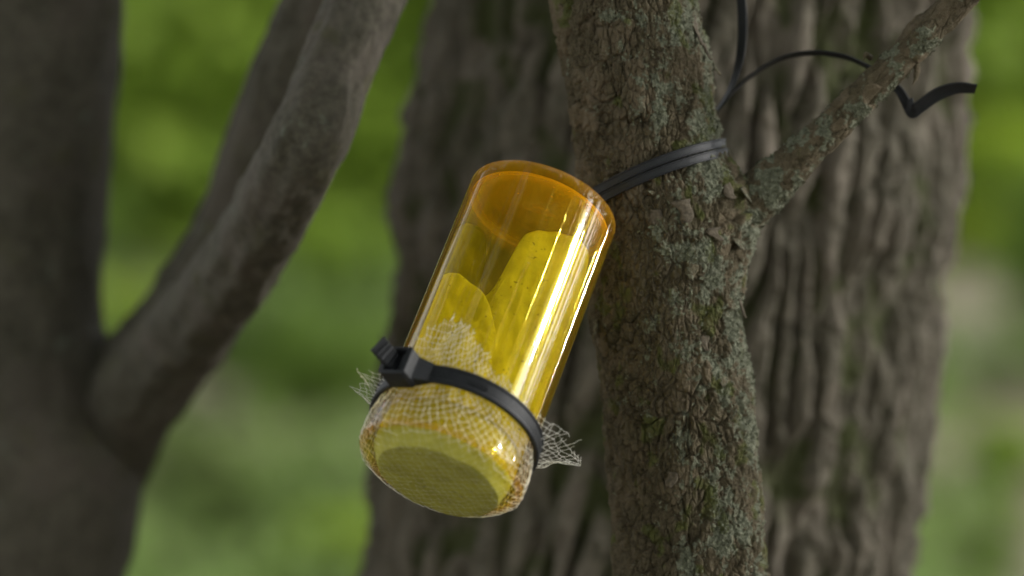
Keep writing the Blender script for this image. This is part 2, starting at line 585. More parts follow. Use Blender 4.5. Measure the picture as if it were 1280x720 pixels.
def flake_mesh(w, l, lift, seed):
    r = np.random.default_rng(seed)
    nu, nv = 6, 7
    v = []
    for side in (1, -1):
        for j in range(nv):
            for i in range(nu):
                x = (i / (nu - 1) - .5); y = (j / (nv - 1))
                ww = w * (1 - 0.55 * y ** 2) * (1 + 0.2 * math.sin(7 * y + seed))
                z = lift * y ** 1.7 + 0.22 * w * (x * x * 4 - 1) * -0.5 + r.normal() * 0.3 * S * 0
                z += 0.9 * S * math.sin(9 * x + 5 * y + seed)
                v.append((x * ww + 0.12 * w * math.sin(5 * y + seed), y * l, z + (0.9 * S if side > 0 else -0.9 * S)))
    F = grid_faces(nu, nv).tolist()
    n = nu * nv
    F2 = [[a + n for a in reversed(f)] for f in F]
    ring = [i for i in range(nu)] + [nu * j + nu - 1 for j in range(1, nv)] + [n - 1 - i for i in range(1, nu)] + [nu * j for j in range(nv - 2, 0, -1)]
    side = [[ring[(i + 1) % len(ring)], ring[i], ring[i] + n, ring[(i + 1) % len(ring)] + n] for i in range(len(ring))]
    return np.array(v), F + F2 + side


for i, (x, y, w, l, lift, rot) in enumerate([(868, 22, 16, 42, 11, 200), (846, 96, 12, 20, 8, 190), (880, 55, 10, 26, 8, 205), (897, 78, 8, 18, 7, 185),
        (905, 232, 22, 20, 8, 160), (930, 236, 20, 22, 9, 215), (893, 285, 24, 18, 6, 175), (922, 300, 18, 14, 7, 190), (852, 250, 24, 30, 4, 170),
        (945, 262, 14, 20, 8, 230), (818, 262, 18, 20, 4, 180), (866, 330, 16, 22, 4, 190), (880, 420, 14, 20, 4, 180), (800, 120, 14, 22, 4, 175),
        (925, 375, 9, 24, 7, 190), (744, 400, 11, 24, 5, 170), (840, 590, 16, 20, 3, 185), (905, 470, 14, 16, 4, 200)]):
    p, n = surf_at(x, y)
    vs, F = flake_mesh(w * S, l * S, lift * S, i)
    up = unit(V([0, 0, 1.0]) - n[2] * n)
    a = math.radians(rot)
    side = np.cross(up, n)
    yv = up * math.cos(a) + side * math.sin(a); xv = np.cross(yv, n)
    o = obj('bark_flake', make_mesh('bark_flake', p + vs[:, :1] * xv + vs[:, 1:2] * yv + vs[:, 2:3] * n, F, M_STEM if i % 2 else M_FLAKE, True,
            {'lichen': np.full(len(vs), .35), 'moss': np.zeros(len(vs)), 'plate': np.full(len(vs), .3)}), slender)


def lichen_scatter(name, P, Nn, mask, count, mat, parent, smin, smax, seed):
    r = np.random.default_rng(seed)
    fr = (Nn[..., 1] < 0.35)
    w = (mask ** 2.2 * fr).ravel()
    idx = r.choice(len(w), count, p=w / w.sum())
    p = P.reshape(-1, 3)[idx]; n = unit(Nn.reshape(-1, 3)[idx] + r.normal(size=(count, 3)) * .55)
    t = unit(np.cross(n, r.normal(size=(count, 3)))); b = np.cross(n, t)
    K = 7
    s = r.uniform(smin, smax, count) * S
    vs = np.zeros((count, K + 1, 3))
    vs[:, 0] = p + n * (0.5 * S)
    for k in range(K):
        a = 2 * math.pi * k / K
        rr = s * r.uniform(0.55, 1.25, count) * (1 + .5 * math.cos(2 * a))
        vs[:, k + 1] = p + (t * math.cos(a) + b * math.sin(a)) * rr[:, None] + n * (s * r.uniform(.1, .8, count))[:, None]
    f = np.stack([np.zeros(K, int), np.arange(1, K + 1), np.roll(np.arange(1, K + 1), -1)], -1)
    F = (f[None] + (np.arange(count) * (K + 1))[:, None, None]).reshape(-1, 3)
    o = obj(name, make_mesh(name, vs.reshape(-1, 3), F, mat, True), parent)
    tag(o, kind='stuff')
    return o


lichen_scatter('lichen', SP, SN, SA['lichen'], 8000, M_LICHEN, slender, 0.9, 2.7, 5)
lichen_scatter('lichen', BP, BN, BA['lichen'] + .02, 1500, M_LICHEN, slender, 1.0, 2.8, 6)

# ---- big furrowed trunk behind
BD = 1330.0
big_tab = V([[-300, 565, 1240], [0, 552, 1208], [100, 540, 1200], [200, 512, 1192], [300, 503, 1180], [420, 497, 1162], [560, 478, 1150], [720, 464, 1122], [1000, 450, 1100]])
ys = np.linspace(-300, 1000, 40)
bl_ = np.interp(ys, big_tab[:, 0], big_tab[:, 1]); br_ = np.interp(ys, big_tab[:, 0], big_tab[:, 2])
kb = (FP + BD) / FP
big_c = W((bl_ + br_) / 2, ys, BD)
# run the trunk down to the ground and up out of sight
lo = big_c[-1].copy(); lo[2] = -0.1; lo[0] -= 0.08
hi = big_c[0].copy(); hi[2] = 5.5; hi[0] += 0.35
big_path_v = spline(big_c)
big_r = (br_ - bl_) / 2 * kb * S


def big_disp(P0, TH, T, nd):
    X, Y, Z = (P0[..., 0] / S, P0[..., 1] / S, (P0[..., 2] - CAM_Z) / S)
    wob = fbm(X / 140, Y / 140, Z / 340, 3) * 14
    ang = TH * 400 + wob
    f1, f2, idv = worley(ang / 44.0, Z / 300 + 0 * ang, 7.5 + 0 * ang)
    rid = sstep(0.0, 0.38, f2 - f1)
    g1, g2, gid = worley(ang / 24, Z / 62, 3.5 + 0 * ang)
    h = (rid - 0.6) * 32 + (gid - .5) * 14 * rid + fbm(X / 34, Y / 34, Z / 70, 4) * 13 + (np.abs(fbm(X / 22, Y / 22, Z / 55, 3)) - .3) * -9
    # a loose plate on the left flank
    h += 22 * np.exp(-((Z / kb - (360 - 262)) / 40) ** 2 - ((TH - 1.45) / .25) ** 2)
    lich = 0.12 * sstep(0, .5, fbm(X / 50, Y / 50, Z / 60, 3)) * rid
    moss = np.clip(.62 * (1 - sstep(.05, .5, f2 - f1)) * sstep(-.5, .2, fbm(X / 120, Y / 120, Z / 120, 2)) + .15 * sstep(.1, .5, fbm(X / 90 + 5, Y / 90, Z / 90, 2)), 0, 1)
    return h * S, {'lichen': lich, 'moss': moss, 'plate': gid}


bigt = empty('furrowed_tree', (lo[0], lo[1], 0), 'thick old tree trunk with deeply furrowed mossy bark, right behind the lichened stem', 'tree')
tube_surface('trunk', big_path_v, lambda t: spline(big_r)(t)[:, 0], 520, 640, big_disp, M_BIG, bigt, 0.35)
# plain continuation above and below the frame
def cont(a, b, r0, r1, mat, parent, name='trunk', amp=10, sc=30):
    def dd(P0, TH, T, nd):
        q = P0 / S
        return fbm(TH * 5, q[..., 2] / 300, q[..., 0] / 500, 3) * amp * S, {'lichen': 0 * T + .1, 'moss': 0 * T + .3, 'plate': 0 * T + .3}
    pts = [a + (b - a) * s for s in np.linspace(0, 1, 6)]
    tube_surface(name, spline(pts), lambda t: r0 + (r1 - r0) * t, 64, 60, dd, mat, parent)


cont(big_c[-1] + V([0, 0, .02]), lo, big_r[-1] * .99, big_r[-1] * 1.5, M_BIG, bigt, 'trunk_base', 30)
cont(big_c[0] - V([0, 0, .02]), hi, big_r[0] * .99, big_r[0] * .6, M_BIG, bigt, 'upper_trunk', 30)

# ---- forked dark tree on the left
LD = 1300.0
def left_disp(P0, TH, T, nd):
    X, Y, Z = (P0[..., 0] / S, P0[..., 1] / S, (P0[..., 2] - CAM_Z) / S)
    h = fbm(X / 120, Y / 120, Z / 200, 3) * 5 + fbm(X / 26, Y / 26, Z / 60, 3) * 2.2
    h += 2.0 * np.sin(TH * 7 + 3 * fbm(X / 90, Y / 90, Z / 140, 2)) + fbm(X / 9, Y / 9, Z / 22, 2) * .8
    return h * S, {'lichen': .25 * sstep(-.1, .5, fbm(X / 55, Y / 55, Z / 60, 3)), 'moss': .45 * sstep(-.1, .5, fbm(X / 70 + 8, Y / 70, Z / 80, 2)),
                   'plate': .4 + 0 * T}


kl = (FP + LD) / FP
lt = V([[1250, -60, 165], [900, -35, 162], [720, -8, 158], [640, 8, 163], [560, 18, 160], [490, 14, 142], [440, 8, 128], [400, 6, 122], [250, 12, 124], [100, 18, 128], [0, 24, 130], [-200, 36, 132], [-500, 50, 130]])
lp = W(lt[:, 1], lt[:, 0], LD)
ltree = empty('forked_tree', (lp[0][0], lp[0][1], 0), 'dark smooth barked forked tree at the left edge, out of focus', 'tree')
tube_surface('trunk', spline(lp), lambda t: spline(lt[:, 2] * kl * S)(t)[:, 0], 220, 420, left_disp, M_LEFT, ltree, .3)
cont(lp[0], np.array([lp[0][0] - .03, lp[0][1], -0.1]), lt[0, 2] * kl * S, lt[0, 2] * kl * S * 1.5, M_LEFT, ltree, 'trunk_base', 10)
cont(lp[-1], np.array([lp[-1][0] - .5, lp[-1][1] + .2, 5.0]), lt[-1, 2] * kl * S, lt[-1, 2] * kl * S * .7, M_LEFT, ltree, 'upper_trunk', 10)
# rear limb (softer) and front limb (sharper right edge); x, y, depth, radius px
rl = V([[10, 800, 1420, 100], [40, 680, 1400, 96], [84, 590, 1360, 88], [134, 515, 1320, 72], [190, 444, 1250, 57], [244, 373, 1150, 52], [289, 291, 1060, 50], [322, 209, 980, 49], [361, 94, 900, 48],
        [403, 0, 850, 47], [452, -120, 800, 46], [545, -380, 760, 42]])
fl = V([[36, 820, 1380, 92], [66, 700, 1330, 86], [106, 602, 1340, 73], [157, 514, 1230, 61], [224, 430, 980, 54], [284, 352, 700, 51], [334, 274, 500, 50], [384, 176, 360, 49], [420, 90, 380, 47],
        [457, 0, 420, 46], [508, -120, 500, 44], [610, -380, 540, 42]])
for tab in (rl, fl):
    kk = (FP + tab[:, 2]) / FP
    tube_surface('limb', spline(W(tab[:, 0], tab[:, 1], tab[:, 2])), (lambda R_: (lambda t: spline(R_)(t)[:, 0]))(tab[:, 3] * kk * S), 200, 420, left_disp, M_LEFT, ltree, .3)


# ------------------------------------------------------------------ the amber vial
R = 98.5
c0 = W(550, 587, -100); c1 = W(679, 257.5, 100)
AX = unit(c1 - c0)                      # mouth -> closed end
LEN = np.linalg.norm(c1 - c0) / S       # px units
NN = unit(np.cross(AX, np.cross(V([1, 0, 0]), AX)) * 1.0)
# N: in the picture plane, to the right; U: towards the viewer and upwards
view = V([0, 1.0, 0])
NN = unit(np.cross(AX, -view)); NN = NN if NN[0] > 0 else -NN
UU = unit(np.cross(NN, AX)); UU = UU if UU[1] < 0 else -UU


def VP(n, u, s):
    """vial coordinates (px units) -> world"""
    n, u, s = np.broadcast_arrays(V(n), V(u), V(s))
    return c0 + (n[..., None] * NN + u[..., None] * UU + s[..., None] * AX) * S


def lathe_vial():
    # closed outline: outside from the mouth to the closed end, then inside back
    pr = []
    rl_ = 105.0
    pr += [(rl_ - 9, 0.6), (rl_ - 7, -1.2), (rl_ - 3, -1.2), (rl_, 1.5), (rl_ + .2, 6), (rl_ - .4, 34), (rl_ - 1.5, 38), (R + 3, 43), (R + 1, 46), (R + .3, 52)]
    for s in np.linspace(70, LEN - 16, 14): pr.append((R - (s / LEN) * .8, s))
    for a in np.linspace(0.15, 1.0, 7):
        q = a * math.pi / 2
        pr.append((R - .8 - 2.5 * (1 - math.cos(q)), LEN - 2.5 + 2.5 * math.sin(q)))
    pr += [(60, LEN - .8), (30, LEN - 1.5), (0.01, LEN - 1.5)]
    pr += [(0.01, LEN - 13), (30, LEN - 13), (60, LEN - 12.5)]
    for a in np.linspace(1.0, 0.0, 7):
        q = a * math.pi / 2
        pr.append((R - 6.5 - 3 * (1 - math.cos(q)), LEN - 16 + 3 * math.sin(q)))
    for s in np.linspace(LEN - 34, 60, 12): pr.append((R - 6.2, s))
    pr += [(R - 6, 46), (R - 5, 40), (rl_ - 8.5, 34), (rl_ - 9, 6)]
    pr = V(pr)
    nu = 1260
    a = np.linspace(0, 2 * math.pi, nu, endpoint=False)
    Rr, A = pr[:, :1], a[None]
    P = VP(Rr * np.cos(A), Rr * np.sin(A), pr[:, 1:2] + 0 * A)
    nv = len(pr)
    F = grid_faces(nu, nv, True)
    last = (nv - 1) * nu
    j = np.arange(nu)
    close = np.stack([last + j, last + (j + 1) % nu, (j + 1) % nu, j], -1)
    F = np.concatenate([F, close])
    around = np.broadcast_to(np.abs(((A + math.pi) % (2 * math.pi)) - math.pi) * 20, P.shape[:2])
    sv, rv = pr[:, 1], pr[:, 0]
    thick = np.clip(np.where(sv > LEN - 14, 1.0, 0) + np.where(sv < 4, 1.0, np.where(sv < 42, .22, 0)), 0, 1)
    thick = np.where((sv > LEN - 16.5) & (sv < LEN - 12.6) & (rv > R - 11) & (rv < R - 5.5), 2.0, thick)  # inner floor corner: this value marks the painted highlight ring, not thickness
    # fine drawn lines that run the length of the tube
    rg = np.random.default_rng(5)
    lines = [(math.acos(c_), w_, d_) for c_, w_, d_ in ((.34, .006, .7), (.42, .008, 1), (.47, .005, .6), (.62, .007, 1), (.69, .006, .9), (.75, .005, .5), (-.36, .008, .8), (-.30, .004, .4), (-.72, .006, .7))]
    lines += [(rg.uniform(0, 6.283), rg.uniform(.003, .006), rg.uniform(.15, .5)) for _ in range(40)]
    lh = sum(d_ * np.exp(-((a - q_) / w_) ** 2) for q_, w_, d_ in lines)
    lineh = np.broadcast_to(lh[None] * np.ones((nv, 1)), P.shape[:2])
    along = np.broadcast_to(pr[:, 1:2] * 0.004, P.shape[:2])
    return make_mesh('pill_vial', P.reshape(-1, 3), F, M_VIAL, True, {'around': around.ravel(), 'along': along.ravel(), 'line': lineh.ravel(), 'thick': np.broadcast_to(thick[:, None], P.shape[:2]).ravel()})  # 'thick' above 1 marks the painted highlight ring


vial_me = lathe_vial()
import bmesh
bm = bmesh.new(); bm.from_mesh(vial_me); bmesh.ops.recalc_face_normals(bm, faces=bm.faces)
bm.to_mesh(vial_me); bm.free()
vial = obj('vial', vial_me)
tag(vial, 'transparent amber plastic vial hanging mouth down and slanted against the lichened stem', 'vial')


# ---- yellow papers inside: sheets standing in the tube
def sheet(name, nr, top, bottom, ufun, seed, label, mat=None, thick=1.6):
    nu, nv = 60, 70
    n = np.linspace(nr[0], nr[1], nu) * R
    tp = np.interp(n / R, [q[0] for q in top], [q[1] for q in top])
    ker_ = np.ones(3) / 3
    tp[1:-1] = np.convolve(tp, ker_, 'valid')
    v = np.linspace(0, 1, nv)[:, None]
    Nv = n[None] + 0 * v
    U0 = ufun(Nv / R, v)
    stp = (tp - 0)[None]                          # screen 'a' of the top edge (px, relative to the mouth centre)
    s_top = (stp - 0.49 * ufun(n[None] / R, 1 + 0 * n[None])) / 0.872
    s = bottom + (s_top - bottom) * v
    crease = (1 - np.abs(fbm(Nv / 30 + seed, s / 50 + seed, 0 * s + 2, 2))) ** 4
    U = U0 + fbm(Nv / 45 + seed, s / 60, 0 * s, 3) * 6 + crease * 1.6 + 2.0 * np.exp(-((v - 1) * 12) ** 2) * np.sin(Nv / 9 + seed)
    lim = np.sqrt(np.maximum((R - 8.5) ** 2 - Nv ** 2, 0))
    U = np.clip(U, -lim, lim)
    P = VP(Nv, U, s); P2 = VP(Nv, U - thick, s)
    F = grid_faces(nu, nv)
    m = nu * nv
    j = np.arange(nu - 1); i = np.arange(nv - 1)
    e = [np.stack([j + 1, j, j + m, j + 1 + m], -1), np.stack([(nv - 1) * nu + j, (nv - 1) * nu + j + 1, (nv - 1) * nu + j + 1 + m, (nv - 1) * nu + j + m], -1),
         np.stack([i * nu, (i + 1) * nu, (i + 1) * nu + m, i * nu + m], -1), np.stack([(i + 1) * nu + nu - 1, i * nu + nu - 1, i * nu + nu - 1 + m, (i + 1) * nu + nu - 1 + m], -1)]
    FF = np.concatenate([F, F[:, ::-1] + m] + e)
    o = obj(name, make_mesh(name, np.concatenate([P.reshape(-1, 3), P2.reshape(-1, 3)]), FF, mat or M_PAPER, True))
    tag(o, label, 'paper', 'yellow papers inside the vial')
    return o


# top-edge tables in (n/R, screen a above the mouth centre)
A0 = 327.0
big_top = [(-.40, 195), (-.30, 216), (-.24, 222), (-.19, 236), (-.16, 262), (-.13, 292), (-.10, 305), (.05, 319), (.27, 328), (.50, 330), (.62, 327), (.77, 317), (.83, 302), (.86, 270), (.88, 245), (.905, 240)]
sheet('paper_sheet', (-.40, .905), big_top, 22, lambda n, v: R * (0.10 - 0.30 * n ** 2), 1.0,
      'large rounded yellow paper tongue standing on the right inside the amber vial')
small_top = [(-.86, 222), (-.78, 228), (-.68, 231), (-.58, 229), (-.45, 226), (-.31, 219), (-.20, 211), (-.10, 200), (.0, 184), (.10, 160), (.15, 130), (.18, 90)]
sheet('paper_sheet', (-.86, .18), small_top, 30, lambda n, v: R * (0.36 - 0.42 * (n + .1) ** 2), 5.0,
      'smaller yellow paper tongue overlapping the large one at the left inside the vial')
back_top = [(-.93, 255), (-.8, 262), (-.6, 280), (-.3, 285), (0, 280), (.3, 278), (.6, 270), (.88, 240)]


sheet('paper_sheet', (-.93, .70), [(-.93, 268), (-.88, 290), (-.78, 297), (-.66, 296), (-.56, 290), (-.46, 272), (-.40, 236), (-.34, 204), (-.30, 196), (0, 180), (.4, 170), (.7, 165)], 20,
      lambda n, v: -R * (.90 * np.sqrt(np.maximum(.80 - n ** 2 * .8, 0.0)) + .0), 9.0, 'yellow paper with painted-in shade lining the far wall of the vial, seen behind the small tongue', M_PAPER_SHADE)


# ---- yellow plug that bulges out of the mouth
def plug():
    prof = [(0.0, 50), (84, 50), (87, 40), (88, 20), (88, 8), (87, 4), (86, 2), (84, -1.0), (82.5, -5), (81, -8), (79.5, -11), (78, -13.2), (75.5, -14.4), (60, -15), (45, -15.4), (25, -15.7), (0.0, -15.7)]
    nu = 128
    a = np.linspace(0, 2 * math.pi, nu, endpoint=False)
    rows = []
    for r_, s_ in prof:
        r_ = max(r_, .02)
        k = np.clip((2 - s_) / 16.0, 0, 1)                     # the face leans to the lower right
        n_ = r_ * np.cos(a) + 3 * k; u_ = r_ * np.sin(a) - 7 * k
        bump_ = fbm(n_ / 24, u_ / 24, s_ / 20 + 0 * n_, 3) * (2.0 if s_ < 6 else 0)
        rows.append(VP(n_ , u_, s_ + bump_ + 0 * n_))
    P = np.stack(rows)
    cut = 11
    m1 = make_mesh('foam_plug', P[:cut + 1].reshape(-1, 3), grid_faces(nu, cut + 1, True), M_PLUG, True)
    m2 = make_mesh('face', P[cut:].reshape(-1, 3), grid_faces(nu, len(prof) - cut, True), M_PLUG_SHADE, True)
    return m1, m2


pm1, pm2 = plug()
plug_o = tag(obj('foam_plug', pm1), 'dull yellow plug filling the open lower mouth of the amber vial', 'plug')
tag(obj('face', pm2, plug_o), 'downward face of the plug, its shade painted in dark olive')


# ------------------------------------------------------------------ ribbon / strap builder
def strap_mesh(name, pts, wdir, w, t, mat, n=120, ridges=0, rail=True, twist=None, end_round=False):
    """pts (k,3) m; wdir (k,3) width directions; w,t metres"""
    f = spline(pts); fw = spline(wdir)
    tt = np.linspace(0, 1, n)
    c = f(tt); tan = unit(np.gradient(c, axis=0)); wd = fw(tt)
    wd = unit(wd - (wd * tan).sum(1)[:, None] * tan)
    nrm = np.cross(tan, wd)
    bv = t * .28
    if rail:   # raised rails along the edges, shallow trough between
        sec = [(-.5 * w + bv, -t / 2), (-.5 * w, -t / 2 + bv), (-.5 * w, t / 2 - bv), (-.5 * w + bv, t / 2), (-.5 * w + w * .16, t / 2), (-.5 * w + w * .22, t * .30),
               (.5 * w - w * .22, t * .30), (.5 * w - w * .16, t / 2), (.5 * w - bv, t / 2), (.5 * w, t / 2 - bv), (.5 * w, -t / 2 + bv), (.5 * w - bv, -t / 2)]
    else:
        sec = [(-.5 * w + bv, -t / 2), (-.5 * w, -t / 2 + bv), (-.5 * w, t / 2 - bv), (-.5 * w + bv, t / 2), (.5 * w - bv, t / 2), (.5 * w, t / 2 - bv), (.5 * w, -t / 2 + bv), (.5 * w - bv, -t / 2)]
    sec = V(sec)
    m = len(sec)
    P = c[:, None] + wd[:, None] * sec[None, :, :1] + nrm[:, None] * sec[None, :, 1:2]
    if ridges:
        ph = np.linspace(0, ridges, n)
        mod = (np.floor(ph * 2) % 2) * t * .40
        sgn = np.sign(sec[:, 1]) * 1.0
        P = P + nrm[:, None] * (sgn[None, :, None] * mod[:, None, None])
    F = grid_faces(m, n, True).tolist()
    F.append(list(range(m)))
    F.append([(n - 1) * m + i for i in reversed(range(m))])
    return make_mesh(name, P.reshape(-1, 3), F, mat, False)


def finish(o, angle=35):
    me = o.data
    bm_ = bmesh.new(); bm_.from_mesh(me)
    bmesh.ops.recalc_face_normals(bm_, faces=bm_.faces)
    for e in bm_.edges:
        if len(e.link_faces) == 2 and e.calc_face_angle(0) > math.radians(angle):
            e.smooth = False
    for f_ in bm_.faces: f_.smooth = True
    bm_.to_mesh(me); bm_.free()
    return o


# ---- zip tie round the vial
TIE_S = 62.0; TIE_TILT = math.radians(5.0)
def ring(phi, r, ds=0.0):
    n = r * np.cos(phi); u = r * np.sin(phi)
    return VP(n, u, TIE_S + u * math.tan(TIE_TILT) + ds)


zt = empty('zip_tie', ring(V(1.5), 100.0), 'black nylon zip tie cinched round the vial above its mouth, square head on the left', 'zip tie')
ph0 = math.radians(128)
RT = 106.0
# strap: leaves the head at phi=128 going right (decreasing phi), all the way round to the back of the head
phis = np.linspace(ph0 - 0.10, ph0 - 2 * math.pi + 0.34, 60)
pts = ring(phis, RT)
rad_dir = (np.cos(phis)[:, None] * NN + np.sin(phis)[:, None] * UU)
wd = np.tile(AX, (len(phis), 1))
o = obj('strap', strap_mesh('strap', pts, wd, 25 * S, 6.5 * S, M_BLACK, 220, 0, True), zt)
finish(o)
# head
RH = unit(-.61 * NN + .79 * UU)            # outward
TH_ = unit(.79 * NN + .61 * UU)            # along the strap, to the right
hc = ring(V(ph0), 0.0) + (RH * 122 - TH_ * 17 + AX * (-0 + 88 * math.tan(TIE_TILT) - 3)) * S
AXT = unit(AX * 1.0)


def head_mesh():
    bm_ = bmesh.new()
    hx, hy, hz = 19.0, 20.0, 17.0      # along strap, axial, outward (half sizes)
    def loop(x0, x1, y0, y1, z, ch):
        p = [(x0 + ch, y0), (x1 - ch, y0), (x1, y0 + ch), (x1, y1 - ch), (x1 - ch, y1), (x0 + ch, y1), (x0, y1 - ch), (x0, y0 + ch)]
        return [bm_.verts.new((a, b, z)) for a, b in p]
    L = [loop(-hx + 2, hx - 2, -hy + 2, hy - 2, -hz, 3), loop(-hx, hx, -hy, hy, -hz + 3, 3.5), loop(-hx, hx, -hy, hy, hz - 2.5, 3.5), loop(-hx + .8, hx - .8, -hy + .8, hy - .8, hz - .8, 3.2),
         loop(-hx + 2.5, hx - 2.5, -hy + 2.5, hy - 2.5, hz, 3), loop(-hx + 7, hx - 7.5, -hy + 5, hy - 5, hz, 1.5), loop(-hx + 7.6, hx - 8, -hy + 5.6, hy - 5.6, hz - 1.5, 1.2),
         loop(-hx + 7.6, hx - 8, -hy + 5.6, hy - 5.6, -hz + 6, 1.2)]
    for a, b in zip(L[:-1], L[1:]):
        for i in range(8):
            bm_.faces.new([a[i], a[(i + 1) % 8], b[(i + 1) % 8], b[i]])
    bm_.faces.new(list(reversed(L[0]))); bm_.faces.new(L[-1])
    for v in bm_.verts:
        x, y, z = v.co
        # the head tapers towards the strap side
        if x > 0: z -= 0.0
        q = hc + (TH_ * x + AXT * y + RH * z) * S
        v.co = Vector(q)
    me = bpy.data.meshes.new('head'); bm_.to_mesh(me); bm_.free()
    me.materials.append(M_BLACK)
    return me


hd = finish(obj('head', head_mesh(), zt), 30)
# neck wedge between strap and head
def box_mesh(name, corners, mat):
    F = [[0, 1, 2, 3], [7, 6, 5, 4], [0, 4, 5, 1], [1, 5, 6, 2], [2, 6, 7, 3], [3, 7, 4, 0]]
    return make_mesh(name, corners, F, mat, False)


def hp(x, y, z): return hc + (TH_ * x + AXT * y + RH * z) * S
nk = [hp(17, -16, -16), hp(17, 16, -16), hp(17, 16, 2), hp(17, -16, 2)]
ee = ring(V(ph0 - .16), RT); rdd = unit(math.cos(ph0 - .16) * NN + math.sin(ph0 - .16) * UU)
nk += [ee + (-AX * 12.4 - rdd * 3) * S, ee + (AX * 12.4 - rdd * 3) * S, ee + (AX * 12.4 + rdd * 3.2) * S, ee + (-AX * 12.4 + rdd * 3.2) * S]
finish(obj('neck', box_mesh('neck', nk, M_BLACK), zt), 30)
# tail: comes out of the slot, cut short
tl = [hp(-4, 0, -14), hp(-4.5, 0, 0), hp(-7, 1, 13), hp(-12, 4, 26), hp(-18, 8, 38)]
twd = [AXT, AXT, unit(AXT + .1 * TH_), unit(AXT + .25 * TH_ + .1 * RH), unit(AXT + .38 * TH_ + .15 * RH)]
finish(obj('tail', strap_mesh('tail', tl, twd, 23.5 * S, 5.5 * S, M_BLACK, 64, 9, True), zt), 30)
# pawl in the slot
finish(obj('pawl', box_mesh('pawl', [hp(4, -10, 2), hp(9, -10, 2), hp(9, 10, 2), hp(4, 10, 2), hp(5, -9, 13), hp(9, -10, 14), hp(9, 10, 14), hp(5, 9, 13)], M_BLACK), hd), 30)
# raised size mark on the strap
for k in range(5):
    q = math.radians(91 - k * 2.6)
    r0_ = RT + 2.4
    cpt = ring(V(q), r0_); rd_ = unit(math.cos(q) * NN + math.sin(q) * UU); td = np.cross(AX, rd_)
    hgt = 4.5 if k % 2 else 3.0
    b8 = [cpt + (td * a + AX * b + rd_ * c_) * S for c_ in (0, 1.3) for a, b in ((-1.3, -hgt), (1.3, -hgt), (1.3, hgt), (-1.3, hgt))]
    obj('raised_mark', box_mesh('raised_mark', b8, M_BLACK), zt)


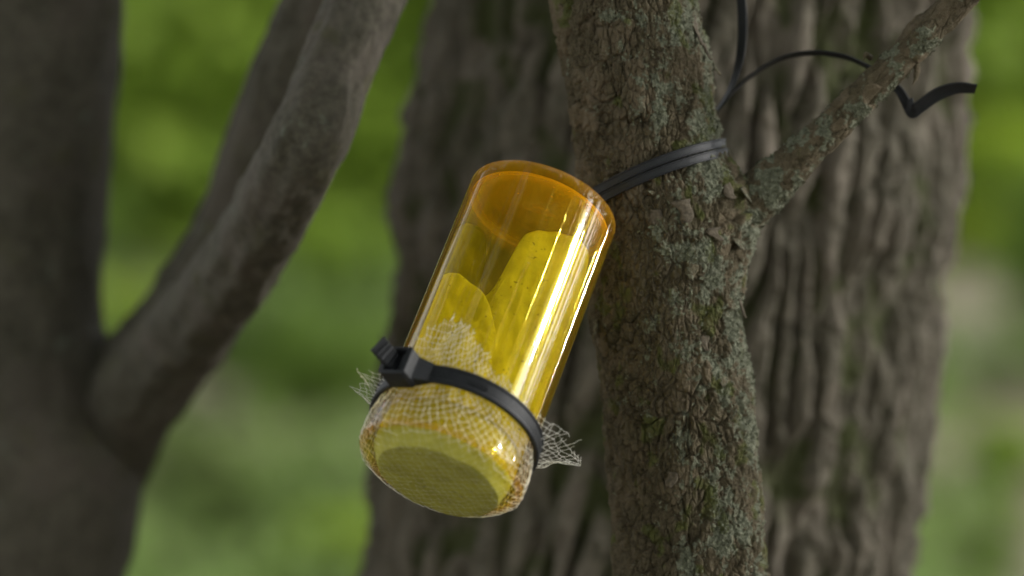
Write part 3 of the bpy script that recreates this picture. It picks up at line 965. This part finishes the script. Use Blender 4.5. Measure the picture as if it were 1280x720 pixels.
# ------------------------------------------------------------------ gauze over the mouth, gathered under the tie
def net():
    cell = 9.0
    H = 280.0
    K = int(H / cell) + 1
    rot = math.radians(38)
    RM = 100.0
    idx = {}
    pts = []
    r_ = np.random.default_rng(11)
    jit = r_.normal(size=(2 * K + 1, 2 * K + 1, 2)) * 1.35
    slit = {}

    def place(x, y):
        xr = x * math.cos(rot) - y * math.sin(rot); yr = x * math.sin(rot) + y * math.cos(rot)
        rr = math.hypot(xr, yr); ph = math.atan2(yr, xr)
        lipr = 106.6
        if rr < RM:
            k = rr / RM
            # over the plug, then rounding the lip
            s = -2.4 - 13.8 * (1 - k ** 5) * (1 if k < .99 else 0) 
            s = -2.2 - 14.6 * max(0, 1 - max(0, (k - .72) / .26) ** 1.5) if k > .72 else -16.8
            return (rr * 1.045 * math.cos(ph) + (3 * (1 - k)), rr * 1.045 * math.sin(ph) - 4 * (1 - k), s)
        t = rr - RM
        # side wall to the tie: snug on the lip then the tube
        tie_s = TIE_S + RT * math.sin(ph) * math.tan(TIE_TILT)
        if t <= tie_s:
            rad = lipr if t < 36 else lipr - 4.5 * min(1, (t - 36) / 14)
            rad += 0.8 * math.sin(ph * 23 + t * .1)
            return (rad * math.cos(ph), rad * math.sin(ph), t)
        e = t - tie_s
        # beyond the tie: flare, strongest at the right and left corners, clinging on the near side
        right = math.exp(-((ph - math.radians(-3)) / .42) ** 2)
        left = math.exp(-((abs(ph) - math.radians(172)) / .45) ** 2)
        near = math.exp(-((ph - math.radians(98)) / .85) ** 2)
        base = 0.06 + 1.15 * right + 1.15 * left + 0.55 * math.exp(-((ph + 1.4) / .6) ** 2)
        fl_ = base * (1 - .93 * near)
        ang_ = min(1.45, fl_)
        rad = 102.5 + e * math.sin(ang_) + (1.2 + e * .13 * (1 - .85 * near)) * math.sin(ph * 15 + e * .06 + 1.2 * math.sin(ph * 4)) + (1.5 * near)
        s = tie_s + e * math.cos(ang_) * (1 - .25 * (right + left))
        ph2 = ph + (math.radians(-6) - ph) * min(.55, e * .009) * right * .9
        if left > .2:
            tgt = math.radians(176) * (1 if ph > 0 else -1)
            ph2 = ph + (tgt - ph) * min(.4, e * .007) * left
        rad += fbm(V([ph * 6]), V([e / 16]), V([2.5]), 2)[0] * e * .16 * (1 - near)
        if near > .3: rad = max(rad, R + 2.2)
        s += e * .12 * right
        return (rad * math.cos(ph2), rad * math.sin(ph2), s)

    for i in range(-K, K + 1):
        for j in range(-K, K + 1):
            x, y = i * cell + jit[i + K, j + K, 0], j * cell + jit[i + K, j + K, 1]
            # zig-zag so that the cells read as a knotted net
            if (i + j) % 2: x += 1.2; y -= 1.0
            lim = H + 5 * math.sin(i * 1.7) * 1.0
            edge = H + 4 * math.sin(j * .9 + i * .4)
            xq = x * math.cos(rot) - y * math.sin(rot); yq = x * math.sin(rot) + y * math.cos(rot)
            pd = math.degrees(math.atan2(yq, xq)) % 360
            cut = np.interp(pd, [0, 18, 45, 85, 105, 120, 138, 160, 180, 205, 240, 270, 300, 335, 350, 360], [226, 206, 182, 206, 246, 258, 220, 190, 206, 190, 185, 205, 185, 194, 218, 226])
            if math.hypot(xq, yq) > cut + 3 * math.sin(pd * .3): continue
            # never let it cover the side behind the head
            idx[(i, j)] = len(pts)
            pts.append(place(x, y))
    pts_ = V(pts)
    Pw = VP(pts_[:, 0], pts_[:, 1], pts_[:, 2])
    E = []
    for (i, j), a in idx.items():
        for d in ((1, 0), (0, 1)):
            b = idx.get((i + d[0], j + d[1]))
            if b is not None:
                E.append((a, b))
    # loose cut ends round the hem
    extra = []
    for (i, j), a in idx.items():
        for d in ((1, 0), (0, 1), (-1, 0), (0, -1)):
            if (i + d[0], j + d[1]) not in idx and r_.random() < .7:
                back = idx.get((i - d[0], j - d[1]))
                if back is None: continue
                dirv = Pw[a] - Pw[back]
                extra.append((a, Pw[a] + dirv * r_.uniform(.3, .7) + r_.normal(size=3) * 1.2 * S))
    allP = list(Pw)
    for a, p in extra:
        E.append((a, len(allP))); allP.append(p)
    allP = V(allP)
    E = np.array(E)
    # drop absurdly long edges
    ln = np.linalg.norm(allP[E[:, 0]] - allP[E[:, 1]], axis=1)
    E = E[ln < 26 * S]
    A_, B_ = allP[E[:, 0]], allP[E[:, 1]]
    # each thread: sagging 3-point tube with 4 sides
    d = unit(B_ - A_)
    n1 = unit(np.cross(d, V([.3, .2, .93]))); n2 = np.cross(d, n1)
    mid = (A_ + B_) / 2 + (n1 * r_.normal(size=(len(E), 1)) + n2 * r_.normal(size=(len(E), 1))) * .45 * S
    rt = (r_.uniform(.20, .29, len(E)) * S)[:, None]
    inside = np.linalg.norm((A_ - c0) - ((A_ - c0) @ AX)[:, None] * AX, axis=1) < 92 * S
    rt = rt * np.where(inside, .25, 1.0)[:, None]
    vs = np.zeros((len(E), 12, 3))
    for q, c_ in enumerate((A_, mid, B_)):
        for k in range(4):
            a = k * math.pi / 2
            rr2 = rt * (1.2 if q != 1 else .9)
            vs[:, q * 4 + k] = c_ + (n1 * math.cos(a) + n2 * math.sin(a)) * rr2
    f = []
    for q in (0, 1):
        for k in range(4):
            f.append((q * 4 + k, q * 4 + (k + 1) % 4, q * 4 + 4 + (k + 1) % 4, q * 4 + 4 + k))
    F = (np.array(f)[None] + (np.arange(len(E)) * 12)[:, None, None]).reshape(-1, 4)
    return make_mesh('netting', vs.reshape(-1, 3), F, M_NET, True)


tag(obj('netting', net()), 'off white gauze netting stretched over the vial mouth with frayed corners above the tie', 'netting')


# ------------------------------------------------------------------ straps round the stem
def stem_xy(py):
    t = (py + 160) / 1060.0
    return stem_path(np.atleast_1d(t))[0], stem_rad(np.atleast_1d(t))[0]


def stem_loop(y_of_x, off, w, phases, r_extra, mat, name, parent, ridged=0):
    pts, wds = [], []
    for a in phases:                       # a: angle from the viewer side, + to the right
        c_, r_ = stem_xy(215)
        rr = r_ + r_extra * S
        x = math.sin(a); yy = -math.cos(a)
        px_ = 808 + 97 * x
        py_ = y_of_x(a) + off
        z = CAM_Z + (360 - py_) * k_s * S
        cc, _ = stem_xy(py_)
        pts.append([cc[0] + rr * x, cc[1] + rr * yy, z])
        wds.append([0.28 * math.cos(a) * -1, 0.05, 1.0])
    return strap_mesh(name, V(pts), V(wds), w * S, 3.2 * S, mat, 160, ridged, True)


htie = empty('hanging_strap', stem_xy(210)[0], 'black strap looped round the lichened stem above the vial, its tail curling behind the branch', 'strap')
yx = lambda a: 217 - 36 * math.sin(a) - 4 * math.cos(2 * a)
ph_all = np.linspace(-math.pi, math.pi, 49)
for k_, (off, ww, rx) in enumerate([(-6.0, 12.0, 3.6), (6.0, 12.0, 4.4)]):
    finish(obj('loop', stem_loop(yx, off, ww, ph_all, rx, M_BLACK, 'loop', htie), htie))
# tail: comes from behind the stem, arcs up over to the right and behind the branch, ends in a flat tab
tp = W([850, 872, 897, 935, 975, 1015, 1052, 1078, 1100, 1122, 1134], [205, 168, 136, 98, 74, 66, 70, 80, 94, 111, 130], [330, 320, 305, 290, 275, 260, 248, 240, 232, 225, 218])
tw = V([[.2, -1, .45]] * 4 + [[.05, -1, .38]] * 3 + [[.1, -1, .2], [.25, -.9, .4], [.4, -.6, .55], [.5, -.3, .7]])
finish(obj('tail', strap_mesh('tail', tp, tw, 13 * S, 2.6 * S, M_BLACK, 140, 0, True), htie))
te = W([1134, 1140, 1152, 1172, 1196, 1220], [127, 139, 132, 118, 110, 111], [218, 212, 208, 205, 203, 204])
tew = V([[.4, -.4, .8], [.2, -.5, .8], [.15, -.5, .85], [.1, -.5, .9], [-.05, -.7, .7], [-.25, -.85, .5]])
finish(obj('tail_tab', strap_mesh('tail_tab', te, tew, 20 * S, 2.8 * S, M_BLACK, 60, 0, True), htie))
# second strap rising out of the frame
up = W([868, 890, 906, 918, 926, 928, 926, 918, 905], [190, 148, 124, 98, 66, 30, -6, -60, -140], [330, 300, 285, 280, 278, 276, 276, 280, 286])
upw = V([[.2, -1, .1], [.3, -1, .1], [.4, -.9, .1], [.6, -.8, 0], [.8, -.55, 0], [.9, -.45, 0], [.9, -.4, 0], [.9, -.4, 0], [.9, -.4, 0]])
us = obj('rising_strap', strap_mesh('rising_strap', up, upw, 13 * S, 2.6 * S, M_BLACK, 120, 0, True))
finish(us)
tag(us, 'black strap rising from behind the lichened stem out of the top of the frame', 'strap')


# ------------------------------------------------------------------ the wood behind
def ground():
    n = 220
    xs = np.concatenate([-np.geomspace(60, .3, n // 2), np.geomspace(.3, 60, n // 2)])
    ysg = np.concatenate([-np.geomspace(20, .3, 40), np.geomspace(.3, 160, n)])
    X, Y = np.meshgrid(xs, ysg)
    Z = fbm(X / 6, Y / 6, 0 * X, 3) * 0.10 + fbm(X / 1.2, Y / 1.2, 0 * X + 3, 2) * .03 + 0.12 * np.maximum(Y - 7, 0)
    Z = np.where(Y > 30, Z + .05 * (Y - 30), Z) - .05
    return make_mesh('ground', np.stack([X, Y, Z], -1).reshape(-1, 3), grid_faces(len(xs), len(ysg)), None)


mg, nt, b, out = new_mat('forest_floor')
gn = noise(nt, .8, 4, .6); gn2 = noise(nt, 14, 4, .6); gn3 = noise(nt, 1.7, 3, .5)
gc = mix(nt, ramp(nt, gn2, .35, .65), (0.22, 0.17, 0.12), (0.40, 0.33, 0.24))
gc = mix(nt, ramp(nt, gn, .50, .60, 0, .8), gc, (0.09, 0.13, 0.03))
nt.links.new(gc, b.inputs['Base Color']); b.inputs['Roughness'].default_value = .95
gme = ground(); gme.materials.append(mg)
tag(obj('ground', gme), 'brown leaf littered forest floor with green patches', None, None, 'structure')


def ground_z(x, y):
    x = V(x); y = V(y)
    Z = fbm(x / 6, y / 6, 0 * x, 3) * 0.10 + fbm(x / 1.2, y / 1.2, 0 * x + 3, 2) * .03 + 0.12 * np.maximum(y - 7, 0)
    return np.where(y > 30, Z + .05 * (y - 30), Z) - .05


def leaf_cloud(name, centers, sizes, per, leaf, mat, seed, droop=.3):
    """leaves scattered in clumps; every leaf a folded 6-vertex blade"""
    r = np.random.default_rng(seed)
    k = len(centers)
    n = k * per
    ci = np.repeat(np.arange(k), per)
    d = unit(r.normal(size=(n, 3))) * (r.random((n, 1)) ** .45)
    p = V(centers)[ci] + d * V(sizes)[ci][:, None] * V([1, 1, .75])
    nrm = unit(r.normal(size=(n, 3)) * .6 + V([0, -.15, .8]))
    t = unit(np.cross(nrm, r.normal(size=(n, 3)))); bb = np.cross(nrm, t)
    s = leaf * r.uniform(.6, 1.3, n)[:, None]
    vs = np.stack([p - t * s * .5, p - t * s * .1 + bb * s * .28 + nrm * s * .06, p + t * s * .25 + bb * s * .22 + nrm * s * .05, p + t * s * .55 - nrm * s * droop * .3,
                   p + t * s * .25 - bb * s * .22 + nrm * s * .05, p - t * s * .1 - bb * s * .28 + nrm * s * .06], 1)
    f = np.array([[0, 1, 2, 3], [0, 3, 4, 5]])
    F = (f[None] + (np.arange(n) * 6)[:, None, None]).reshape(-1, 4)
    return make_mesh(name, vs.reshape(-1, 3), F, mat, False)


def stems_mesh(name, n, h, spread, r0, seed):
    r = np.random.default_rng(seed)
    VS, FS = [], []
    tips = []
    for i in range(n):
        a = r.uniform(0, 6.28); L_ = h * r.uniform(.7, 1.05)
        tip = V([math.cos(a) * spread * r.uniform(.3, 1), math.sin(a) * spread * r.uniform(.3, 1), L_])
        mid = tip * V([.35, .35, .55])
        f = spline([V([0, 0, 0]) + r.normal(size=3) * .03 * V([1, 1, 0]), mid, tip])
        t = np.linspace(0, 1, 7); c_ = f(t)
        base = len(VS)
        for q in range(7):
            rr = r0 * (1 - .8 * t[q])
            for k in range(5):
                VS.append(c_[q] + V([math.cos(k * 1.2566), math.sin(k * 1.2566), 0]) * rr)
        FS += [[base + a_ for a_ in f_] for f_ in grid_faces(5, 7, True).tolist()]
        tips += [tip, mid * 1.3, c_[5] + r.normal(size=3) * .1 * spread]
    return make_mesh(name, V(VS), FS, M_TWIG, True), tips


protos = []
for k in range(8):
    h = [1.1, 1.5, .8, 1.9, 1.3, 1.0, 2.2, 1.6][k]
    sm, tips = stems_mesh('stems', 7, h, h * .45, .012, 40 + k)
    mi = [4, 1, 2, 3, 4, 0, 2, 1][k]
    rr = np.random.default_rng(60 + k)
    cen = V(tips + [V([rr.normal() * h * .25, rr.normal() * h * .25, rr.uniform(.1, .9) * h]) for _ in range(20)])
    lm_ = leaf_cloud('foliage', cen, rr.uniform(.16, .32, len(cen)) * h * .8, 120, .095, M_LEAF[mi], 80 + k)
    protos.append((sm, lm_, h, mi))


def at_px(px, dist): return (px - 640) / FP * dist


def base_dist(by):
    """distance at which the rising floor meets photo row by"""
    return 1.89 / (.12 + (by - 360) / FP)


# photo x, photo row of the foot, height in photo pixels, prototype, label
shr = [(185, 235, 300, 0, 'bright lime shrub right of the left trunk at the top of the photo'),
       (262, 225, 290, 4, 'lime green shrub against the upper edge of the slanting limb'),
       (330, 190, 260, 1, 'green shrub half hidden behind the top of the slanting limb'),
       (150, 440, 95, 4, 'small yellow green bush in the fork of the left tree'),
       (520, 215, 260, 2, 'tall grey green bush between limb top and furrowed trunk'),
       (478, 330, 110, 1, 'mid green bush touching the left flank of the furrowed trunk'),
       (415, 395, 120, 5, 'yellow green bush right of the limb at mid height'),
       (350, 520, 140, 3, 'dark green bush below the limb, right of the fork'),
       (425, 560, 170, 1, 'green bush left of the zip tie head'),
       (262, 660, 150, 2, 'pale grey green bush low beside the left tree'),
       (440, 730, 120, 0, 'lime bush at the bottom left of the furrowed trunk'),
       (340, 760, 100, 1, 'low green bush at the bottom between left tree and furrowed trunk'),
       (1262, 345, 190, 4, 'bright green bush at the right edge of the photo'),
       (1228, 190, 240, 1, 'green shrub at the top right corner of the photo'),
       (1290, 150, 220, 0, 'lime shrub cut by the right edge at the top'),
       (1262, 640, 110, 5, 'fresh green bush low at the right edge'),
       (1230, 760, 100, 1, 'green bush in the bottom right corner'),
       (1390, 500, 260, 1, 'green shrub beyond the right edge'), (1480, 300, 300, 7, 'tall shrub far beyond the right edge'),
       (-60, 500, 300, 1, 'green shrub beyond the left edge'), (-200, 350, 300, 7, 'tall shrub far beyond the left edge'),
       (700, 500, 240, 6, 'shrub hidden behind the furrowed trunk'), (900, 420, 200, 3, 'dark shrub hidden behind the furrowed trunk')]
for i, (px, by, hp_, pk, lab) in enumerate(shr):
    dist = base_dist(by)
    x = at_px(px, dist)
    sm, lm_, h, mi = protos[pk]
    sc = hp_ / FP * dist / (h * 1.05)
    e = empty('shrub', (x, dist, float(ground_z(x, dist)) - .02), 'blurred ' + lab, 'shrub', 'blurred shrubs in the wood behind')
    e.rotation_euler = (0, 0, i * 2.1); e.scale = (sc * 1.15, sc * 1.15, sc)
    for nm, me in (('stems', sm), ('foliage', lm_)):
        c_ = bpy.data.objects.new(nm, me); C.objects.link(c_); c_.parent = e

# distant wood: one dense mass that closes the view
r = np.random.default_rng(99)
for (nm, mi, seed, y0, y1, cnt) in (('distant_wood', 1, 1, 20, 30, 520), ('distant_undergrowth', 0, 2, 16.5, 25, 900), ('distant_thicket', 2, 3, 21, 32, 420)):
    yy = r.uniform(y0, y1, cnt); xx = r.uniform(-.55, .55, cnt) * yy
    zz = r.uniform(0, 1, cnt) ** .9 * (7.5 if mi != 0 else 2.6) + ground_z(xx, yy)
    me = leaf_cloud(nm, np.stack([xx, yy, zz], -1), r.uniform(.5, 1.2, cnt), 150, .24, M_LEAF[mi], 200 + seed)
    tag(obj(nm, me), 'blurred green mass of far woodland leaves closing the view', None, None, 'stuff')
# distant trunks
for i, (px, dist, rad_) in enumerate([(300, 19, .04), (470, 18, .04), (505, 19, .05), (1222, 17, .05), (1246, 18, .05), (350, 18, .05), (-100, 11, .14), (1400, 12, .15), (900, 13, .14)]):
    x = at_px(px, dist); z = float(ground_z(x, dist))
    e = empty('distant_tree', (x, dist, z), ['slim', 'pale', 'stout', 'dark', 'thin', 'very thin', 'broad', 'tall', 'hidden'][i] + ' blurred distant tree trunk ' +
              ('left of the furrowed trunk' if px < 600 else ('behind the furrowed trunk' if px < 1200 else 'right of the furrowed trunk')), 'tree', 'distant tree trunks')
    def dd(P0, TH, T, nd):
        return fbm(TH * 3, P0[..., 2] * 3, 0 * T, 2) * .01, {'lichen': .3 + 0 * T, 'moss': .3 + 0 * T, 'plate': .5 + 0 * T}
    p_ = V([[x, dist, z - .1], [x + .05, dist, z + 2], [x - .05, dist + .1, z + 4], [x + .1, dist, z + 7.5]])
    tube_surface('trunk', spline(p_), (lambda q: (lambda t: q * (1 - .4 * t)))(rad_), 20, 30, dd, M_BIG, e)

# the rest of the wood, to the sides, behind the viewer and overhead: what the glossy vial mirrors, with gaps of sky
rw = np.random.default_rng(17)
cen, siz = [], []
while len(cen) < 300:
    a = rw.uniform(0, 2 * math.pi); q = rw.uniform(4.5, 10)
    x, y, z = q * math.sin(a), q * math.cos(a), rw.uniform(.3, 8.5)
    if y > 2.5: continue
    d = unit(V([x, y, z - CAM_Z]))
    if float(d @ V(SUN_DIR)) > .990: continue
    if fbm(V([d[0] * 2.2]), V([d[1] * 2.2]), V([d[2] * 2.2]), 2)[0] > .30: continue
    cen.append((x, y, z)); siz.append(rw.uniform(.35, .9))
tag(obj('surrounding_wood', leaf_cloud('surrounding_wood', V(cen), siz, 60, .26, M_LEAF[1], 401)), 'leafy wood to the sides of and behind the viewer', None, None, 'stuff')
cen, siz = [], []
while len(cen) < 150:
    x, y = rw.uniform(-8, 8), rw.uniform(-8, 3)
    z = rw.uniform(5.0, 7.5)
    d = unit(V([x, y, z - CAM_Z]))
    if float(d @ V(SUN_DIR)) > .990: continue
    if fbm(V([d[0] * 3.6 + 5]), V([d[1] * 3.6]), V([d[2] * 3.6]), 2)[0] > -.02: continue
    cen.append((x, y, z)); siz.append(rw.uniform(.4, .9))
tag(obj('tree_canopy', leaf_cloud('tree_canopy', V(cen), siz, 60, .24, M_LEAF[1], 402)), 'leaf canopy of the wood overhead with gaps of sky', None, None, 'stuff')

# leaf clumps added out of view; slots between them shape the vial's highlight lines
gaps = ((-.93, .022), (-.70, .014), (-.36, .018), (.36, .010), (.545, .016), (.68, .010))
cen, siz = [], []
rt_ = np.random.default_rng(23)
mouth = (c0 + c1) / 2
for q in np.arange(-.985, .90, .022):
    if any(abs(q - g) < w_ + .022 for g, w_ in gaps): continue
    nn = q * NN + math.sqrt(1 - q * q) * UU
    d = V([0, 1, 0]) - 2 * nn[1] * nn
    q2 = q + .01; n2 = q2 * NN + math.sqrt(1 - q2 * q2) * UU
    side = unit(np.cross(d, (V([0, 1, 0]) - 2 * n2[1] * n2) - d))
    for k in np.linspace(-.24, .24, 13):
        dd_ = unit(d + side * (k + rt_.normal() * .012))
        p_ = mouth + dd_ * rt_.uniform(4.6, 5.4)
        if p_[2] < .1: continue
        cen.append(p_); siz.append(rt_.uniform(.15, .20))
tag(obj('reflection_leaves', leaf_cloud('reflection_leaves', V(cen), siz, 130, .075, M_LEAF[3], 403)), 'unseen leaf clumps added to shape the reflections in the vial', None, None, 'stuff')

# low plants on the forest floor
cnt = 1900
yy = r.uniform(5, 19, cnt); xx = r.uniform(-.3, .3, cnt) * yy
keep = (fbm(xx / 1.0, yy / 2.2, 0 * xx + 7, 2) > -.12) & ~((xx / yy > .118) & (yy > 8.0) & (r.random(len(xx)) < .8))
xx, yy = xx[keep], yy[keep]; cnt = len(xx)
me = leaf_cloud('ground_cover', np.stack([xx, yy, ground_z(xx, yy) + .08], -1), r.uniform(.12, .32, cnt), 26, .10, M_LEAF[5], 301)
tag(obj('ground_cover', me), 'low green plants scattered over the forest floor', None, None, 'stuff')
